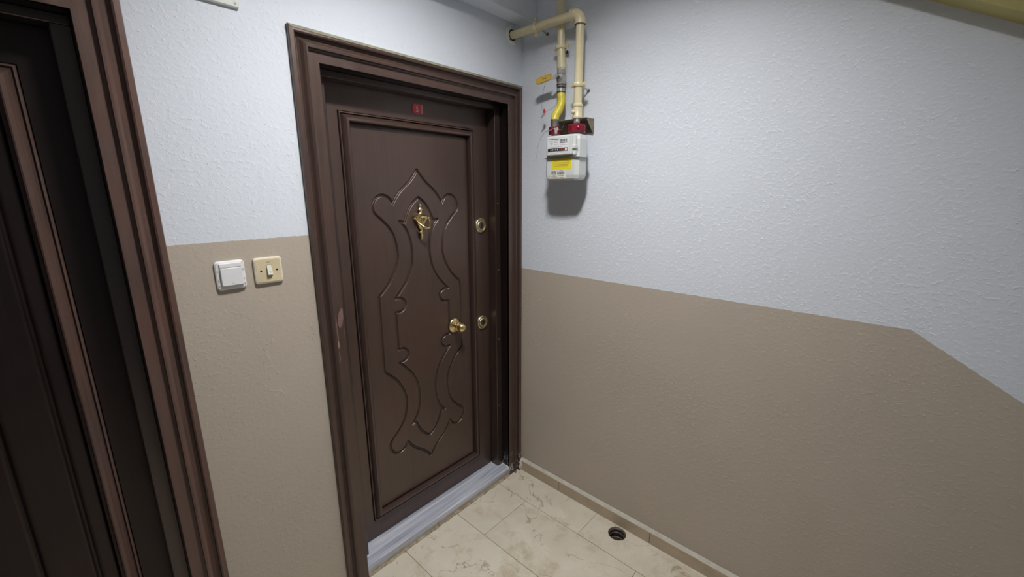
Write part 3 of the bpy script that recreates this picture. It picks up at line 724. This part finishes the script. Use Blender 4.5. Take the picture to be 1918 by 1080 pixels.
# meter
MY0, MY1, MZ0, MZ1, MX = -.411, -.242, 1.602, 1.783, -.130
gmtr = empty('gas_meter', (-.088, -.33, MZ0)); tag(gmtr, 'pale grey gas meter with counter window and yellow sticker', 'gas meter')
def octo(y0, y1, xf, xb, c): return [(xf, y1-c), (xf, y0+c), (xf+c, y0), (xb-c, y0), (xb, y0+c), (xb, y1-c), (xb-c, y1), (xf+c, y1)]
def zloft(layers):
    m = MB(); n = 8; v = []; f = []
    for ol, z in layers: v += [(p[0], p[1], z) for p in ol]
    for j in range(len(layers)-1):
        for i in range(n): f.append((j*n+i, j*n+(i+1) % n, (j+1)*n+(i+1) % n, (j+1)*n+i))
    f += [tuple(range(n-1, -1, -1)), tuple((len(layers)-1)*n+i for i in range(n))]
    return m.add(v, f)
XB = -.052; FZ = 1.6925
up_ = zloft([(octo(MY0, MY1, MX, XB, .014), FZ+.001), (octo(MY0, MY1, MX, XB, .014), MZ1-.020), (octo(MY0+.003, MY1-.003, MX+.003, XB-.003, .014), MZ1-.006), (octo(MY0+.010, MY1-.010, MX+.010, XB-.010, .014), MZ1)])
lo_ = zloft([(octo(MY0+.010, MY1-.010, MX+.010, XB-.010, .014), MZ0), (octo(MY0+.003, MY1-.003, MX+.003, XB-.003, .014), MZ0+.006), (octo(MY0, MY1, MX, XB, .014), MZ0+.020), (octo(MY0, MY1, MX, XB, .014), FZ-.001)])
build('upper_case', up_, 'meter', gmtr); lc = build('lower_case', lo_, 'meter', gmtr)
build('seam_flange', zloft([(octo(MY0-.007, MY1+.007, MX-.007, XB+.007, .015), FZ-.0016), (octo(MY0-.007, MY1+.007, MX-.007, XB+.007, .015), FZ+.0016)]), 'steel', gmtr)
cb = build('counter_box', MB().box(-.150, MX+.001, -.394, -.268, 1.702, 1.775, .0035, 2), 'meter', gmtr)
build('counter_face', MB().box(-.1506, -.149, -.379, -.274, 1.7155, 1.7665), 'meter_face', cb)
build('digit_window', MB().box(-.1516, -.150, -.377, -.276, 1.7180, 1.7290), 'black', cb)
for i in range(5): build('digit', MB().box(-.1520, -.1514, -.2935-i*.0085, -.2900-i*.0085, 1.7205, 1.7262), 'sign_white', cb)
for i in range(3): build('digit', MB().box(-.1520, -.1514, -.3395-i*.0085, -.3350-i*.0085, 1.7205, 1.7262), 'red_ink', cb)
build('unit_mark', MB().box(-.1520, -.1514, -.374, -.3625, 1.7205, 1.7262), 'sign_white', cb)
def bars(n_, y, w, z0, z1, x, mt, par, seed):
    rnd = random.Random(seed); p = y
    for i in range(n_):
        wd_ = w/n_*(.35+.45*rnd.random())
        build('barcode_bar', MB().box(x-.0004, x+.0003, p-wd_, p, z0, z1), mt, par); p -= w/n_
bars(12, -.336, .037, 1.7530, 1.7640, -.1506, 'ink', cb, 1)
build('print_line', MB().box(-.1510, -.150, -.373, -.337, 1.7480, 1.7510), 'ink', cb)
build('print_line', MB().box(-.1510, -.150, -.331, -.277, 1.7625, 1.7650), 'ink', cb)
for k, (a, b_) in enumerate(((-.283, -.301), (-.306, -.326), (-.286, -.302), (-.308, -.328), (-.290, -.299), (-.306, -.330))):
    z_ = 1.7575-.0065*(k//2); build('print_line', MB().box(-.1510, -.150, b_, a, z_-.0012, z_+.0008), 'grey_plastic', cb)
build('print_line', MB().box(-.1510, -.150, -.372, -.340, 1.7405, 1.7425), 'grey_plastic', cb)
build('print_line', MB().box(-.1510, -.150, -.345, -.279, 1.7330, 1.7345), 'grey_plastic', cb)
build('side_latch', MB().box(-.146, -.128, -.409, -.390, 1.724, 1.738, .002, 2), 'meter', gmtr)
build('corner_pillar', MB().box(-.139, -.126, -.405, -.388, 1.700, 1.776, .003, 2), 'meter', gmtr)
ys_ = build('yellow_sticker', MB().box(MX-.0007, MX+.0005, -.381, -.284, 1.647, 1.6895), 'yellow_label', lc)
for i, (a, b_) in enumerate(((-.318, -.347), (-.292, -.371), (-.290, -.373), (-.292, -.368), (-.298, -.365))):
    build('sticker_line', MB().box(MX-.0010, MX-.0004, b_, a, 1.6845-.0065*i, 1.6858-.0065*i), 'bracket', ys_)
ps_ = build('paper_sticker', MB().box(MX-.0007, MX+.0005, -.356, -.2755, 1.6085, 1.645), 'paper', lc)
bars(14, -.313, .036, 1.6245, 1.6370, MX-.0007, 'ink', ps_, 2)
bars(5, -.281, .027, 1.6290, 1.6390, MX-.0007, 'ink', ps_, 3)
for a, b_, z_ in ((-.281, -.308, 1.6255), (-.285, -.303, 1.6200), (-.281, -.305, 1.6160), (-.322, -.340, 1.6405), (-.319, -.345, 1.6195), (-.282, -.318, 1.6115), (-.324, -.346, 1.6115)):
    build('sticker_line', MB().box(MX-.0010, MX-.0004, b_, a, z_, z_+.0016), 'ink', ps_)
def nut(y, r, z0, z1, par):
    return build('union_nut', MB().lathe((-.088, y, z0), (0, 0, 1), [(0, r*.8), (0, r*.96), (.003, r), (z1-z0-.004, r), (z1-z0, r*.93), (z1-z0, r*.6)], 8, None, False), 'red_nut', par)
nut(-.262, .0255, 1.792, 1.823, gmtr); nut(-.374, .0370, 1.790, 1.822, gmtr)
for y_ in (-.262, -.372): build('threaded_neck', MB().cyl((-.088, y_, MZ1-.003), (-.088, y_, 1.825), .0135, None, 20), 'steel', gmtr)
build('nut_lug', MB().lathe((-.110, -.396, 1.806), (-.8, -.6, 0), [(0, .007), (.008, .006), (.009, .003)], 10), 'red_nut', gmtr)

# seals and thin wires
sw = empty('lever_seal', (-.060, -.178, 1.875)); tag(sw, 'thin wire loop with red and grey seal hanging from the yellow lever', 'seal')
build('wire_loop', MB().tube([(lx, -.200, 2.016), (-.066, -.186, 1.998), (-.060, -.170, 1.965), (-.056, -.162, 1.935), (-.056, -.166, 1.912), (-.058, -.180, 1.897), (-.060, -.200, 1.899), (-.056, -.222, 1.905), (-.044, -.236, 1.925), (-.032, -.238, 1.945)], .0007, 6), 'wire', sw)
build('red_tag', MB().prism([(-.176, 1.902), (-.180, 1.909), (-.184, 1.901), (-.186, 1.891), (-.176, 1.891)], 'yz', -.060, -.055), 'seal_red', sw)
build('lead_tag', MB().prism([(-.166, 1.880), (-.170, 1.887), (-.182, 1.893), (-.184, 1.887), (-.172, 1.880), (-.166, 1.873)], 'yz', -.060, -.0545), 'seal_grey', sw)
mw = gmtr
build('seal_wire', MB().tube([(-.050, -.128, 1.695), (-.056, -.142, 1.725), (-.062, -.150, 1.755), (-.078, -.176, 1.786), (-.104, -.222, 1.804), (-.1135, -.255, 1.812), (-.116, -.290, 1.810), (-.119, -.318, 1.803), (-.132, -.345, 1.826)], .0007, 6), 'wire', mw)
build('seal_wire', MB().tube([(-.114, -.238, 1.801), (-.1165, -.262, 1.808), (-.117, -.284, 1.814), (-.118, -.292, 1.803)], .0011, 6), 'seal_grey', mw)
build('seal_tag', MB().prism([(-.284, 1.812), (-.300, 1.815), (-.305, 1.806), (-.298, 1.800), (-.297, 1.790), (-.288, 1.791), (-.288, 1.801)], 'yz', -.122, -.1165), 'seal_grey', mw)

# ------------------------------------------------------------------ the ceiling lamp above the landing
lp = empty('ceiling_lamp', (LAMP[0], LAMP[1], ZC)); tag(lp, 'ceiling lamp above the landing, out of view, with an added can shaping its light', 'lamp')
aim = Vector(LAMP_AIM).normalized(); LP = Vector(LAMP)
build('lamp_light_can', MB().lathe(LP, -aim, [(.006, 0), (.006, .104), (-.092, .104), (-.092, .110), (.020, .110), (.030, .060), (.030, 0)], 40), 'grey_plastic', lp)  # unseen deep can, added to cut light on the upper walls
build('opal_disc', MB().lathe(LP, -aim, [(0, 0), (0, .103), (.004, .1035)], 40), 'lamp', lp)
build('lamp_stem', MB().cyl(LP-aim*.028, (LP.x, LP.y-.008, ZC), .014, None, 16), 'grey_plastic', lp)
